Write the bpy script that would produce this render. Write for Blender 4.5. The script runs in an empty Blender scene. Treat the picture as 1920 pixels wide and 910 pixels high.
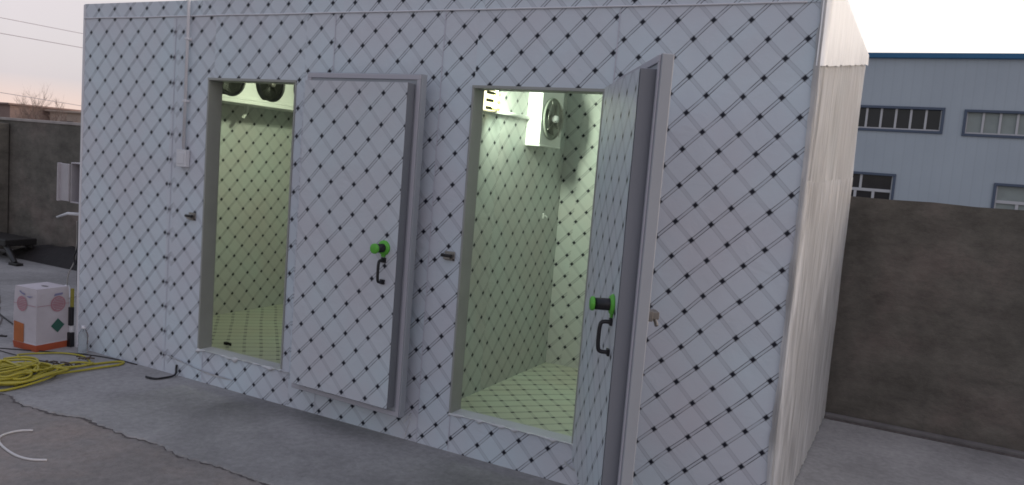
import bpy, bmesh, math, random
from mathutils import Vector, Matrix, noise
R = math.radians
random.seed(7)
sc = bpy.context.scene
col = sc.collection

# ---------------------------------------------------------------- camera
cam = bpy.data.cameras.new("camera"); camo = bpy.data.objects.new("camera", cam); col.objects.link(camo)
camo.location = (5.4338, -3.6255, 1.6088)
camo.rotation_euler = (1.4712, -0.0793, 0.4834)
cam.sensor_width = 36; cam.lens = 1470.07 / 1920 * 36
cam.clip_start = 0.05; cam.clip_end = 2000
sc.camera = camo

# ---------------------------------------------------------------- sky: dusk, the last glow low on the right
SUN_DIR = Vector((0.93, 0.36, 0.13)).normalized()       # towards the glow
w = bpy.data.worlds.new("World"); sc.world = w; w.use_nodes = True
nt = w.node_tree; nt.nodes.clear()
def N(nt, t, **k):
    n = nt.nodes.new(t)
    for a, b in k.items(): setattr(n, a, b)
    return n
out = N(nt, 'ShaderNodeOutputWorld'); bg = N(nt, 'ShaderNodeBackground'); bg2 = N(nt, 'ShaderNodeBackground'); add = N(nt, 'ShaderNodeAddShader')
sky = N(nt, 'ShaderNodeTexSky'); sky.sky_type = 'NISHITA'; sky.sun_disc = False
sky.sun_elevation = math.asin(SUN_DIR.z); sky.sun_rotation = math.atan2(SUN_DIR.x, SUN_DIR.y)
sky.dust_density = 2.0
nt.links.new(sky.outputs[0], bg.inputs[0]); bg.inputs[1].default_value = 0.05
tc = N(nt, 'ShaderNodeTexCoord')
dot = N(nt, 'ShaderNodeVectorMath', operation='DOT_PRODUCT'); dot.inputs[1].default_value = Vector((0.75, 0.66, 0)).normalized()
nt.links.new(tc.outputs['Generated'], dot.inputs[0])
ra = N(nt, 'ShaderNodeValToRGB')                         # around the horizon: lilac away from the glow, white in it
ra.color_ramp.elements[0].position = 0.0; ra.color_ramp.elements[0].color = (0.38, 0.425, 0.46, 1)
ra.color_ramp.elements[1].position = 1.0; ra.color_ramp.elements[1].color = (2.2, 2.05, 1.85, 1)
for p_, c_ in ((0.22, (0.42, 0.44, 0.47)), (0.34, (0.74, 0.67, 0.72)), (0.52, (0.68, 0.65, 0.67)), (0.70, (0.90, 0.88, 0.86)), (0.84, (1.30, 1.25, 1.18))):
    e = ra.color_ramp.elements.new(p_); e.color = (*c_, 1)
mp = N(nt, 'ShaderNodeMath', operation='MULTIPLY_ADD'); mp.inputs[1].default_value = 0.5; mp.inputs[2].default_value = 0.5
nt.links.new(dot.outputs['Value'], mp.inputs[0]); nt.links.new(mp.outputs[0], ra.inputs[0])
sep = N(nt, 'ShaderNodeSeparateXYZ'); nt.links.new(tc.outputs['Generated'], sep.inputs[0])
rz = N(nt, 'ShaderNodeValToRGB')                         # elevation tint: peach at the horizon
rz.color_ramp.elements[0].position = 0.0; rz.color_ramp.elements[0].color = (1.55, 1.22, 0.98, 1)
rz.color_ramp.elements[1].position = 1.0; rz.color_ramp.elements[1].color = (0.80, 0.84, 1.0, 1)
for p_, c_ in ((0.022, (1.32, 1.12, 0.98)), (0.055, (0.95, 0.94, 0.99)), (0.2, (1.15, 1.06, 1.02)), (0.45, (0.95, 0.95, 1.05))):
    e = rz.color_ramp.elements.new(p_); e.color = (*c_, 1)
nt.links.new(sep.outputs[2], rz.inputs[0])
mul = N(nt, 'ShaderNodeMix', data_type='RGBA', blend_type='MULTIPLY'); mul.inputs[0].default_value = 1.0
nt.links.new(ra.outputs[0], mul.inputs[6]); nt.links.new(rz.outputs[0], mul.inputs[7])
nt.links.new(mul.outputs[2], bg2.inputs[0]); bg2.inputs[1].default_value = 0.78
nt.links.new(bg.outputs[0], add.inputs[0]); nt.links.new(bg2.outputs[0], add.inputs[1]); nt.links.new(add.outputs[0], out.inputs[0])

sl = bpy.data.lights.new("sun", 'SUN'); sl.energy = 0.45; sl.angle = R(14); sl.color = (1, 0.94, 0.93)
so = bpy.data.objects.new("sun", sl); col.objects.link(so)
so.rotation_euler = SUN_DIR.to_track_quat('Z', 'Y').to_euler(); so.location = (20, 8, 8)
sc.view_settings.view_transform = 'Standard'; sc.view_settings.look = 'None'
sc.view_settings.exposure = 0.12; sc.view_settings.gamma = 1.0
sc.render.engine = 'CYCLES'
sc.cycles.pixel_filter_type = 'BLACKMAN_HARRIS'; sc.cycles.filter_width = 1.7
sc.cycles.max_bounces = 8

# ---------------------------------------------------------------- mesh helpers
class MB:
    def __init__(s): s.v = []; s.f = []; s.uv = []; s.m = []; s.sm = []
    def quad(s, pts, uvs=None, m=0, smooth=False):
        b = len(s.v); s.v += [tuple(p) for p in pts]; s.f.append(tuple(range(b, b + len(pts))))
        s.uv.append(uvs or [(0, 0)] * len(pts)); s.m.append(m); s.sm.append(smooth)
    def box(s, x0, y0, z0, x1, y1, z1, m=0, uvf=None):
        P = [(x0,y0,z0),(x1,y0,z0),(x1,y1,z0),(x0,y1,z0),(x0,y0,z1),(x1,y0,z1),(x1,y1,z1),(x0,y1,z1)]
        b = len(s.v); s.v += P
        for q in ((0,1,5,4),(1,2,6,5),(2,3,7,6),(3,0,4,7),(4,5,6,7),(3,2,1,0)):
            s.f.append(tuple(b + i for i in q)); s.uv.append([uvf(P[i]) if uvf else (0, 0) for i in q]); s.m.append(m); s.sm.append(False)
    def tube(s, pts, r, n=8, m=0, close=False, cap=True):
        pts = [Vector(p) for p in pts]; L = len(pts)
        rr = r if isinstance(r, (list, tuple)) else [r] * L
        b = len(s.v); up = None
        for i, p in enumerate(pts):
            if close: t = pts[(i+1) % L] - pts[i-1]
            else: t = pts[min(i+1, L-1)] - pts[max(i-1, 0)]
            t = t.normalized() if t.length > 1e-9 else Vector((0,0,1))
            if up is None:
                up = Vector((0,0,1)) if abs(t.z) < .9 else Vector((1,0,0))
            a = (up - t * up.dot(t))
            a = a.normalized() if a.length > 1e-6 else t.orthogonal().normalized()
            up = a; c = t.cross(a)
            for k in range(n):
                ang = 2 * math.pi * k / n
                s.v.append(tuple(p + (a * math.cos(ang) + c * math.sin(ang)) * rr[i]))
        for i in range(L if close else L - 1):
            j = (i + 1) % L
            for k in range(n):
                k2 = (k + 1) % n
                s.f.append((b+i*n+k, b+i*n+k2, b+j*n+k2, b+j*n+k)); s.uv.append([(0,0)]*4); s.m.append(m); s.sm.append(True)
        if cap and not close:
            s.f.append(tuple(b+k for k in range(n))[::-1]); s.uv.append([(0,0)]*n); s.m.append(m); s.sm.append(False)
            s.f.append(tuple(b+(L-1)*n+k for k in range(n))); s.uv.append([(0,0)]*n); s.m.append(m); s.sm.append(False)
    def lathe(s, prof, o=(0,0,0), axis='z', n=24, m=0):
        # prof: list of (radius, height); height along axis
        b = len(s.v)
        for r, h in prof:
            for k in range(n):
                a = 2*math.pi*k/n; c, d = r*math.cos(a), r*math.sin(a)
                q = {'z': (c, d, h), 'x': (h, c, d), 'y': (c, h, d)}[axis]
                s.v.append((o[0]+q[0], o[1]+q[1], o[2]+q[2]))
        for i in range(len(prof)-1):
            for k in range(n):
                k2 = (k+1) % n
                s.f.append((b+i*n+k, b+i*n+k2, b+(i+1)*n+k2, b+(i+1)*n+k)); s.uv.append([(0,0)]*4); s.m.append(m); s.sm.append(True)
    def grid(s, fn, nu, nv, m=0, smooth=True, uvf=None):
        b = len(s.v)
        for i in range(nu+1):
            for j in range(nv+1): s.v.append(tuple(fn(i/nu, j/nv)))
        for i in range(nu):
            for j in range(nv):
                q = (b+i*(nv+1)+j, b+(i+1)*(nv+1)+j, b+(i+1)*(nv+1)+j+1, b+i*(nv+1)+j+1)
                s.f.append(q); s.uv.append([(0,0)]*4 if not uvf else [uvf(s.v[k]) for k in q]); s.m.append(m); s.sm.append(smooth)
    def build(s, name, mats, parent=None, bevel=0, fix=True, auto=False):
        me = bpy.data.meshes.new(name); me.from_pydata(s.v, [], s.f)
        ul = me.uv_layers.new(name='UVMap'); i = 0
        for uvs in s.uv:
            for uv in uvs: ul.data[i].uv = uv; i += 1
        for p, mi, sm in zip(me.polygons, s.m, s.sm): p.material_index = mi; p.use_smooth = sm
        for m in (mats if isinstance(mats, (list, tuple)) else [mats]): me.materials.append(m)
        if fix:
            bm = bmesh.new(); bm.from_mesh(me); bmesh.ops.recalc_face_normals(bm, faces=bm.faces); bm.to_mesh(me); bm.free()
        o = bpy.data.objects.new(name, me); col.objects.link(o)
        if parent: o.parent = parent
        if bevel:
            b = o.modifiers.new('bevel', 'BEVEL'); b.width = bevel; b.segments = 2; b.limit_method = 'ANGLE'; b.angle_limit = R(40)
        return o
def tag(o, label=None, cat=None, group=None, kind=None):
    if label: o['label'] = label
    if cat: o['category'] = cat
    if group: o['group'] = group
    if kind: o['kind'] = kind
    return o
def empty(name, loc, label, cat, group=None, rz=0):
    o = bpy.data.objects.new(name, None); col.objects.link(o); o.location = loc; o.rotation_euler = (0,0,rz)
    o.empty_display_size = .1
    return tag(o, label, cat, group)
def smoothpath(pts, n=8, close=False):
    P = [Vector(p) for p in pts]; L = len(P); res = []
    rng = range(L) if close else range(L-1)
    for i in rng:
        g = (lambda k: P[k % L]) if close else (lambda k: P[max(0, min(L-1, k))])
        p0, p1, p2, p3 = g(i-1), g(i), g(i+1), g(i+2)
        for k in range(n):
            t = k/n
            res.append(.5*((2*p1)+(-p0+p2)*t+(2*p0-5*p1+4*p2-p3)*t*t+(-p0+3*p1-3*p2+p3)*t**3))
    if not close: res.append(P[-1])
    return res

# ---------------------------------------------------------------- materials
def mat(name, c, rough=.6, metal=0., var=.0, scale=8., bump=0., c2=None, spec=.5, emit=None, es=0, detail=6, stretch=None, bscale=None):
    m = bpy.data.materials.new(name); m.use_nodes = True; t = m.node_tree; b = t.nodes['Principled BSDF']
    b.inputs['Roughness'].default_value = rough; b.inputs['Metallic'].default_value = metal
    b.inputs['Specular IOR Level'].default_value = spec
    b.inputs['Base Color'].default_value = (*c, 1)
    if emit: b.inputs['Emission Color'].default_value = (*emit, 1); b.inputs['Emission Strength'].default_value = es
    if var or bump or c2:
        tc = N(t, 'ShaderNodeTexCoord'); mpn = N(t, 'ShaderNodeMapping'); t.links.new(tc.outputs['Object'], mpn.inputs[0])
        if stretch: mpn.inputs['Scale'].default_value = stretch
        n = N(t, 'ShaderNodeTexNoise'); n.inputs['Scale'].default_value = scale; n.inputs['Detail'].default_value = detail
        t.links.new(mpn.outputs[0], n.inputs[0])
        r = N(t, 'ShaderNodeValToRGB'); r.color_ramp.elements[0].position = .3; r.color_ramp.elements[1].position = .7
        cc = c2 or tuple(x*(1-var) for x in c)
        r.color_ramp.elements[0].color = (*cc, 1); r.color_ramp.elements[1].color = (*c, 1)
        t.links.new(n.outputs[0], r.inputs[0]); t.links.new(r.outputs[0], b.inputs['Base Color'])
        if bump:
            n2 = N(t, 'ShaderNodeTexNoise'); n2.inputs['Scale'].default_value = bscale or scale*3; n2.inputs['Detail'].default_value = 5
            t.links.new(mpn.outputs[0], n2.inputs[0])
            bp = N(t, 'ShaderNodeBump'); bp.inputs['Strength'].default_value = bump; bp.inputs['Distance'].default_value = .02
            t.links.new(n2.outputs[0], bp.inputs['Height']); t.links.new(bp.outputs[0], b.inputs['Normal'])
    return m

LAT = 0.168
def film_material(name, base, k=1.0):
    """protective film printed with a diamond lattice: dark studs, double thin lines one way, pale bands the other"""
    m = bpy.data.materials.new(name); m.use_nodes = True; t = m.node_tree; b = t.nodes['Principled BSDF']
    L = t.links.new
    def M(op, a, b_=None, c_=None):
        n = N(t, 'ShaderNodeMath', operation=op)
        for i, x in enumerate((a, b_, c_)):
            if x is None: continue
            if isinstance(x, (int, float)): n.inputs[i].default_value = x
            else: L(x, n.inputs[i])
        return n.outputs[0]
    uv = N(t, 'ShaderNodeUVMap'); uv.uv_map = 'UVMap'
    # the film is never stretched perfectly true
    wn = N(t, 'ShaderNodeTexNoise'); wn.inputs['Scale'].default_value = 2.2; wn.inputs['Detail'].default_value = 1
    L(uv.outputs[0], wn.inputs[0])
    ws = N(t, 'ShaderNodeVectorMath', operation='SUBTRACT'); ws.inputs[1].default_value = (.5, .5, .5); L(wn.outputs['Color'], ws.inputs[0])
    wm = N(t, 'ShaderNodeVectorMath', operation='SCALE'); wm.inputs['Scale'].default_value = .022; L(ws.outputs[0], wm.inputs[0])
    wa = N(t, 'ShaderNodeVectorMath', operation='ADD'); L(uv.outputs[0], wa.inputs[0]); L(wm.outputs[0], wa.inputs[1])
    sp = N(t, 'ShaderNodeSeparateXYZ'); L(wa.outputs[0], sp.inputs[0]); u, v = sp.outputs[0], sp.outputs[1]
    a = M('DIVIDE', M('ADD', u, v), LAT); bb = M('DIVIDE', M('SUBTRACT', u, v), LAT)
    def dist(q):
        f = M('SUBTRACT', M('FRACT', M('ADD', q, 100.5)), .5)
        return M('MULTIPLY', M('ABSOLUTE', f), LAT / math.sqrt(2))
    fa, fb = dist(a), dist(bb)
    def band(f, c, w_):      # 1 inside |f-c|<w
        n = N(t, 'ShaderNodeMapRange'); n.interpolation_type = 'SMOOTHSTEP'
        L(M('ABSOLUTE', M('SUBTRACT', f, c)), n.inputs[0]); n.inputs[1].default_value = w_*.6; n.inputs[2].default_value = w_*1.5
        n.inputs[3].default_value = 1; n.inputs[4].default_value = 0
        return n.outputs[0]
    wear = N(t, 'ShaderNodeTexNoise'); wear.inputs['Scale'].default_value = 9; wear.inputs['Detail'].default_value = 4; L(uv.outputs[0], wear.inputs[0])
    wr = N(t, 'ShaderNodeMapRange'); L(wear.outputs[0], wr.inputs[0]); wr.inputs[1].default_value = .3; wr.inputs[2].default_value = .62; wr.inputs[3].default_value = .35; wr.inputs[4].default_value = 1
    wv = wr.outputs[0]
    dark = M('MULTIPLY', M('MULTIPLY', band(fb, .0070, .0016), .92*k), wv)
    pale = M('MULTIPLY', M('MULTIPLY', band(fa, .0085, .0015), .26*k), wv)
    fill = M('MULTIPLY', band(fa, 0., .0085), .14*k)
    fill2 = M('MULTIPLY', band(fb, 0., .0056), .10*k)
    stud = band(M('MAXIMUM', M('MULTIPLY', fa, .95), fb), 0., .0102)
    g = N(t, 'ShaderNodeTexNoise'); g.inputs['Scale'].default_value = 1.7; g.inputs['Detail'].default_value = 5; L(uv.outputs[0], g.inputs[0])
    gr = N(t, 'ShaderNodeValToRGB'); gr.color_ramp.elements[0].position = .3; gr.color_ramp.elements[1].position = .7
    gr.color_ramp.elements[0].color = (base[0]*.97, base[1]*.90, base[2]*.91, 1); gr.color_ramp.elements[1].color = (base[0]*.98, base[1]*1.03, base[2]*1.04, 1); L(g.outputs[0], gr.inputs[0])
    cur = gr.outputs[0]
    for f, c_ in ((fill, (.10,.10,.14)), (fill2, (.10,.10,.14)), (pale, (.05,.05,.08)), (dark, (.030,.030,.05)), (stud, (.008,.009,.02))):
        mx = N(t, 'ShaderNodeMix', data_type='RGBA'); L(f, mx.inputs[0]); L(cur, mx.inputs[6]); mx.inputs[7].default_value = (*c_, 1); cur = mx.outputs[2]
    L(cur, b.inputs['Base Color'])
    b.inputs['Roughness'].default_value = .42; b.inputs['Specular IOR Level'].default_value = .35
    # wrinkles: slow billows plus sharper creases
    n1 = N(t, 'ShaderNodeTexNoise'); n1.inputs['Scale'].default_value = 5; n1.inputs['Detail'].default_value = 3; n1.inputs['Distortion'].default_value = .8; L(uv.outputs[0], n1.inputs[0])
    n2 = N(t, 'ShaderNodeTexNoise'); n2.inputs['Scale'].default_value = 38; n2.inputs['Detail'].default_value = 3; n2.inputs['Distortion'].default_value = 1.5; L(uv.outputs[0], n2.inputs[0])
    s = M('ADD', n1.outputs[0], M('MULTIPLY', n2.outputs[0], .10))
    bp = N(t, 'ShaderNodeBump'); bp.inputs['Strength'].default_value = .35; bp.inputs['Distance'].default_value = .02; L(s, bp.inputs['Height'])
    L(bp.outputs[0], b.inputs['Normal'])
    return m

FILM = film_material('printed_film', (.62, .67, .73))
FILM_IN = film_material('printed_film_inside', (.60, .62, .60), .8)
FILM_DOOR = film_material('printed_film_door', (.58, .615, .66), .85)
PLAIN = mat('plain_film', (.58,.58,.66), .45, var=.12, scale=3, bump=.25, bscale=14)
PVC = mat('grey_profile', (.36,.38,.42), .45, var=.12, scale=5, stretch=(1,1,.2))
PVC_D = mat('door_edge_profile', (.21,.22,.25), .5, var=.15, scale=4, stretch=(1,1,.2))
PVC_IN = mat('jamb_profile', (.36,.37,.35), .5, var=.15, scale=4)
WHITE = mat('white_enamel', (.75,.76,.75), .35, var=.08, scale=4)
WPLA = mat('white_plastic', (.70,.70,.74), .4, var=.06, scale=10)
BLACK = mat('black_plastic', (.012,.012,.016), .4, var=.3, scale=20)
BLKM = mat('black_metal', (.02,.018,.018), .5, var=.3, scale=9)
LIME = mat('lime_plastic', (.12,.47,.05), .38, var=.1, scale=10)
CHROME = mat('worn_chrome', (.42,.40,.38), .35, metal=.8, var=.3, scale=20)
BRASS = mat('dull_cast_metal', (.22,.205,.19), .45, metal=.4, var=.3, scale=20)
GREYM = mat('grey_blade', (.10,.11,.10), .5, var=.2, scale=9)

# ================================================================ SETTING: ground
def ground_mat(name, cols, sc_, rough=.85, bump=.5, crack=.0):
    m = bpy.data.materials.new(name); m.use_nodes = True; t = m.node_tree; b = t.nodes['Principled BSDF']; L = t.links.new
    tc = N(t, 'ShaderNodeTexCoord'); b.inputs['Roughness'].default_value = rough; b.inputs['Specular IOR Level'].default_value = .3
    n = N(t, 'ShaderNodeTexNoise'); n.inputs['Scale'].default_value = sc_; n.inputs['Detail'].default_value = 8; n.inputs['Roughness'].default_value = .62; L(tc.outputs['Object'], n.inputs[0])
    r = N(t, 'ShaderNodeValToRGB'); r.color_ramp.elements[0].position = .32; r.color_ramp.elements[1].position = .70
    r.color_ramp.elements[0].color = (*cols[0], 1); r.color_ramp.elements[1].color = (*cols[2], 1)
    e = r.color_ramp.elements.new(.5); e.color = (*cols[1], 1); L(n.outputs[0], r.inputs[0])
    n3 = N(t, 'ShaderNodeTexNoise'); n3.inputs['Scale'].default_value = 26; n3.inputs['Detail'].default_value = 8; n3.inputs['Roughness'].default_value = .7; L(tc.outputs['Object'], n3.inputs[0])
    r3 = N(t, 'ShaderNodeMapRange'); L(n3.outputs[0], r3.inputs[0]); r3.inputs[1].default_value = .3; r3.inputs[2].default_value = .7; r3.inputs[3].default_value = .80; r3.inputs[4].default_value = 1.16
    mx = N(t, 'ShaderNodeMix', data_type='RGBA', blend_type='MULTIPLY'); mx.inputs[0].default_value = 1; L(r.outputs[0], mx.inputs[6]); L(r3.outputs[0], mx.inputs[7])
    # damp stains
    n4 = N(t, 'ShaderNodeTexNoise'); n4.inputs['Scale'].default_value = .75; n4.inputs['Detail'].default_value = 5; n4.inputs['Distortion'].default_value = .8; L(tc.outputs['Object'], n4.inputs[0])
    r4 = N(t, 'ShaderNodeMapRange'); L(n4.outputs[0], r4.inputs[0]); r4.inputs[1].default_value = .5; r4.inputs[2].default_value = .68; r4.inputs[3].default_value = 1; r4.inputs[4].default_value = .74
    m2 = N(t, 'ShaderNodeMix', data_type='RGBA', blend_type='MULTIPLY'); m2.inputs[0].default_value = 1; L(mx.outputs[2], m2.inputs[6]); L(r4.outputs[0], m2.inputs[7])
    L(m2.outputs[2], b.inputs['Base Color'])
    n5 = N(t, 'ShaderNodeTexNoise'); n5.inputs['Scale'].default_value = 60; n5.inputs['Detail'].default_value = 6; L(tc.outputs['Object'], n5.inputs[0])
    ad = N(t, 'ShaderNodeMath', operation='ADD'); L(n5.outputs[0], ad.inputs[0]); L(n3.outputs[0], ad.inputs[1])
    bp = N(t, 'ShaderNodeBump'); bp.inputs['Strength'].default_value = bump; bp.inputs['Distance'].default_value = .006; L(ad.outputs[0], bp.inputs['Height']); L(bp.outputs[0], b.inputs['Normal'])
    return m
SLABM = ground_mat('concrete_slab', ((.25,.245,.245),(.325,.318,.318),(.39,.38,.38)), 1.3)
YARDM = ground_mat('worn_yard_ground', ((.20,.185,.18),(.265,.245,.235),(.33,.27,.24)), .9, bump=.8)

g = MB(); g.quad([(-400,-400,-.010),(400,-400,-.010),(400,400,-.010),(-400,400,-.010)])
tag(g.build('ground', YARDM), kind='structure')
CRK = []
# the slab: broken front edge about 0.9 m before the cold room
def edge_y(x):
    return (-.905 + .020*noise.noise(Vector((x*1.6,3.1,0))) + .026*noise.noise(Vector((x*6,7.7,0))) + .016*noise.noise(Vector((x*21,1.7,0))) + .007*noise.noise(Vector((x*60,1.7,0)))
            + .03*math.exp(-((x-1.55)/.35)**2) - .03*math.exp(-((x-1.0)/.3)**2))
s = MB(); xs = []; x = -14.
while x < 14: xs.append(x); x += .012 if -1 < x < 6 else .2
for a, b_ in zip(xs, xs[1:]):
    ya, yb = edge_y(a), edge_y(b_)
    s.quad([(a,ya,0),(b_,yb,0),(b_,60,0),(a,60,0)])
    j1, j2 = .012*abs(noise.noise(Vector((a*9,0,5)))), .012*abs(noise.noise(Vector((b_*9,0,5))))
    s.quad([(a,ya-.006-j1,-.0115),(b_,yb-.006-j2,-.0115),(b_,yb,0),(a,ya,0)])
tag(s.build('concrete_slab', SLABM), kind='structure')
for a, b_ in zip(xs, xs[1:]):
    if not -3 < a < 7: continue
    def cw(x_): return max(.003, .006+.030*abs(noise.noise(Vector((x_*3,2,8))))+.016*noise.noise(Vector((x_*19,2,8)))+.010*noise.noise(Vector((x_*55,2,8))))
    ya, yb = edge_y(a), edge_y(b_)
    CRK.append([(a,ya-.004-cw(a),-.0075),(b_,yb-.004-cw(b_),-.0075),(b_,yb-.001,-.0075),(a,ya-.001,-.0075)])
# cracks across the slab: thin, uneven dark fills
CR = mat('crack_fill', (.15,.132,.128), .95, var=.5, scale=30)
ck = MB()
for q_ in CRK: ck.quad(q_)
def crack(pts, w0):
    P = smoothpath(pts, 10)
    for i in range(len(P)-1):
        def off(k):
            t = (P[min(k+1,len(P)-1)]-P[max(k-1,0)]).normalized(); n_ = Vector((-t.y,t.x,0))
            c = P[k] + n_*(.03*noise.noise(P[k]*5)); ww = w0*(.35+abs(noise.noise(P[k]*9))*1.6)
            return c+n_*ww, c-n_*ww
        a1, a2 = off(i); b1, b2 = off(i+1)
        z = .004
        ck.quad([(a1.x,a1.y,z),(a2.x,a2.y,z),(b2.x,b2.y,z),(b1.x,b1.y,z)])
crack([(-5.5,1.25,0),(-4,1.05,0),(-2.9,1.0,0),(-1.6,.35,0),(-.9,-.05,0)], .010)
crack([(-6,.2,0),(-4.4,.5,0),(-3.0,.45,0),(-2.2,.1,0),(-1.2,-.5,0)], .007)
crack([(5.2,-.9,0),(6.0,.4,0),(6.7,2.2,0)], .006)
tag(ck.build('pavement', CR), kind='structure')

# ================================================================ boundary wall behind the cold room
WALLM = bpy.data.materials.new('weathered_render'); WALLM.use_nodes = True
t = WALLM.node_tree; b = t.nodes['Principled BSDF']; b.inputs['Roughness'].default_value = .9; L = t.links.new
tcn = N(t, 'ShaderNodeTexCoord'); n1 = N(t, 'ShaderNodeTexNoise'); n1.inputs['Scale'].default_value = 1.1; n1.inputs['Detail'].default_value = 9; n1.inputs['Roughness'].default_value = .65; L(tcn.outputs['Object'], n1.inputs[0])
r1 = N(t, 'ShaderNodeValToRGB'); cr_ = r1.color_ramp; cr_.elements[0].position = .28; cr_.elements[0].color = (.095,.090,.076,1); cr_.elements[1].position = .72; cr_.elements[1].color = (.19,.150,.135,1)
e = cr_.elements.new(.5); e.color = (.140,.128,.112,1); L(n1.outputs[0], r1.inputs[0])
mpn = N(t, 'ShaderNodeMapping'); mpn.inputs['Scale'].default_value = (1.6,1.6,2.6); L(tcn.outputs['Object'], mpn.inputs[0])
n2 = N(t, 'ShaderNodeTexNoise'); n2.inputs['Scale'].default_value = 2.0; n2.inputs['Detail'].default_value = 8; n2.inputs['Roughness'].default_value = .75; L(mpn.outputs[0], n2.inputs[0])
r2 = N(t, 'ShaderNodeMapRange'); L(n2.outputs[0], r2.inputs[0]); r2.inputs[1].default_value = .3; r2.inputs[2].default_value = .7; r2.inputs[3].default_value = .55; r2.inputs[4].default_value = 1.35
mx = N(t, 'ShaderNodeMix', data_type='RGBA', blend_type='MULTIPLY'); mx.inputs[0].default_value = 1; L(r1.outputs[0], mx.inputs[6]); L(r2.outputs[0], mx.inputs[7]); L(mx.outputs[2], b.inputs['Base Color'])
bp = N(t, 'ShaderNodeBump'); bp.inputs['Strength'].default_value = .6; bp.inputs['Distance'].default_value = .02; L(n2.outputs[0], bp.inputs['Height']); L(bp.outputs[0], b.inputs['Normal'])
COPE = mat('pale_coping', (.42,.38,.36), .8, var=.3, scale=6)
KERB = mat('wall_foot', (.20,.19,.19), .9, var=.3, scale=6)
bw = empty('boundary_wall', (5,2.36,0), 'long low dark weathered rendered wall running behind the cold room', 'wall')
mb = MB()
def wtop(x): return 1.665 if x < 1 else 1.57
def wall_piece(mb, x0, x1, h):
    n_ = int((x1-x0)/.25)
    mb.grid(lambda a_, c_: (x0-5+(x1-x0)*a_, .012*noise.noise(Vector((x0+(x1-x0)*a_, c_*h*1.3, 2))), (h + (.012*noise.noise(Vector(((x0+(x1-x0)*a_)*3,0,9))) if c_ == 1 else 0))*c_), n_, 10)
    mb.box(x0-5, .03, 0, x1-5, .20, h-.02)
wall_piece(mb, -16, 1.0, 1.665); wall_piece(mb, 1.0, 16, 1.575)
mb.build('wall_body', WALLM, bw)
mb = MB(); mb.box(-21, -.015, 1.655, -4.05, .21, 1.69); mb.build('coping', COPE, bw, bevel=.006)
mb = MB(); mb.box(-.3, -.075, 0, 11, -.012, .022); mb.build('foot_strip', KERB, bw, bevel=.004)
mb = MB(); mb.box(-.3, -.12, -.001, 11, -.08, .006); mb.build('drain_gap', CR, bw)
mb = MB()   # buttress pier on the left stretch
mb.box(-13.2, -.16, 0, -9.98, -.014, 1.62); mb.build('pier', WALLM, bw, bevel=.01)

# ================================================================ cold room
W, D, T = 4.9647, 2.20, .10
ZR = 2.40; H = 2.50
X0, X1, X2, X3 = 1.2805, 2.0238, 3.2644, 4.0078
ZS, ZT = .2112, 2.004
cr = empty('cold_room', (0,0,0), 'two-compartment panel cold room covered in diamond-printed film, both doors open', 'cold room')
# panel seams and the lattice origin of each panel's film
PAN = [(0,.930,.077,2.303),(.930,.985,.950,2.302),(.985,1.325,1.027,2.301),(1.325,2.085,1.377,2.346),(2.085,2.305,2.198,2.315),
       (2.305,3.060,2.341,2.210),(3.060,3.270,3.095,2.231),(3.270,4.050,3.282,2.262),(4.050,W,4.168,2.328)]
fw = MB()
def cells(x0, x1):
    cuts = sorted({x0, x1} | {c for c in (X0,X1,X2,X3) if x0 < c < x1})
    for a, b_ in zip(cuts, cuts[1:]):
        mid = (a+b_)/2
        if X0 < mid < X1 or X2 < mid < X3: yield a, b_, 0, ZS; yield a, b_, ZT, ZR
        else: yield a, b_, 0, ZR
def billow(x, z, amp=.0035):
    return amp*noise.noise(Vector((x*3.1, z*2.2, 4)))
for (x0, x1, ou, ov) in PAN:
    for a, b_, z0, z1 in cells(x0, x1):
        # film face, gently billowed, and plain back face
        nu = max(1, int((b_-a)/.06)); nv = max(1, int((z1-z0)/.08))
        fw.grid(lambda p, q: (a+(b_-a)*p, 0 if p in (0,1) or q in (0,1) else billow(a+(b_-a)*p, z0+(z1-z0)*q)-.001, z0+(z1-z0)*q), nu, nv, uvf=lambda P: (P[0]-ou, P[2]-ov))
        fw.quad([(a,T,z0),(a,T,z1),(b_,T,z1),(b_,T,z0)], [(a-ou,z0-ov),(a-ou,z1-ov),(b_-ou,z1-ov),(b_-ou,z0-ov)], m=1)
for xa, xb in ((X0,X1),(X2,X3)):
    fw.quad([(xa,0,ZS),(xb,0,ZS),(xb,T,ZS),(xa,T,ZS)], m=1); fw.quad([(xa,0,ZT),(xa,T,ZT),(xb,T,ZT),(xb,0,ZT)], m=1)
fw.quad([(0,0,0),(0,T,0),(0,T,ZR),(0,0,ZR)], m=1); fw.quad([(W,0,0),(W,T,0),(W,T,ZR),(W,0,ZR)], m=1)
fw.build('front_wall', [FILM, FILM_IN], cr, fix=False)
# lapped film edges along the seams: narrow uneven ridges
sm = MB()
for xs_ in (.957,1.325,2.305,3.06,3.27,4.05):
    for a, b_, z0, z1 in cells(xs_-.0001, xs_+.0001):
        if z1-z0 > .1: 
            nn = max(2, int((z1-z0)/.05))
            sm.grid(lambda p, q: (xs_ + (p-.5)*.005 + .003*noise.noise(Vector((xs_*9, (z0+(z1-z0)*q)*6, 0))), -.0032-(.0012 if p == .5 else 0), z0+.01+(z1-z0-.02)*q), 2, nn)
        break
sm.build('film_seam', PLAIN, cr, fix=False)
rf = MB()
segs = [(0,1.20,.16,2.457),(1.20,2.36,1.266,2.457),(2.36,3.30,2.44,2.457),(3.30,4.1,3.36,2.465),(4.1,W,4.12,2.43)]
for a, b_, ou, ov in segs:
    rf.quad([(a,-.003,ZR),(b_,-.003,ZR),(b_,-.003,H),(a,-.003,H)], [(a-ou,ZR-ov),(b_-ou,ZR-ov),(b_-ou,H-ov),(a-ou,H-ov)])
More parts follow.
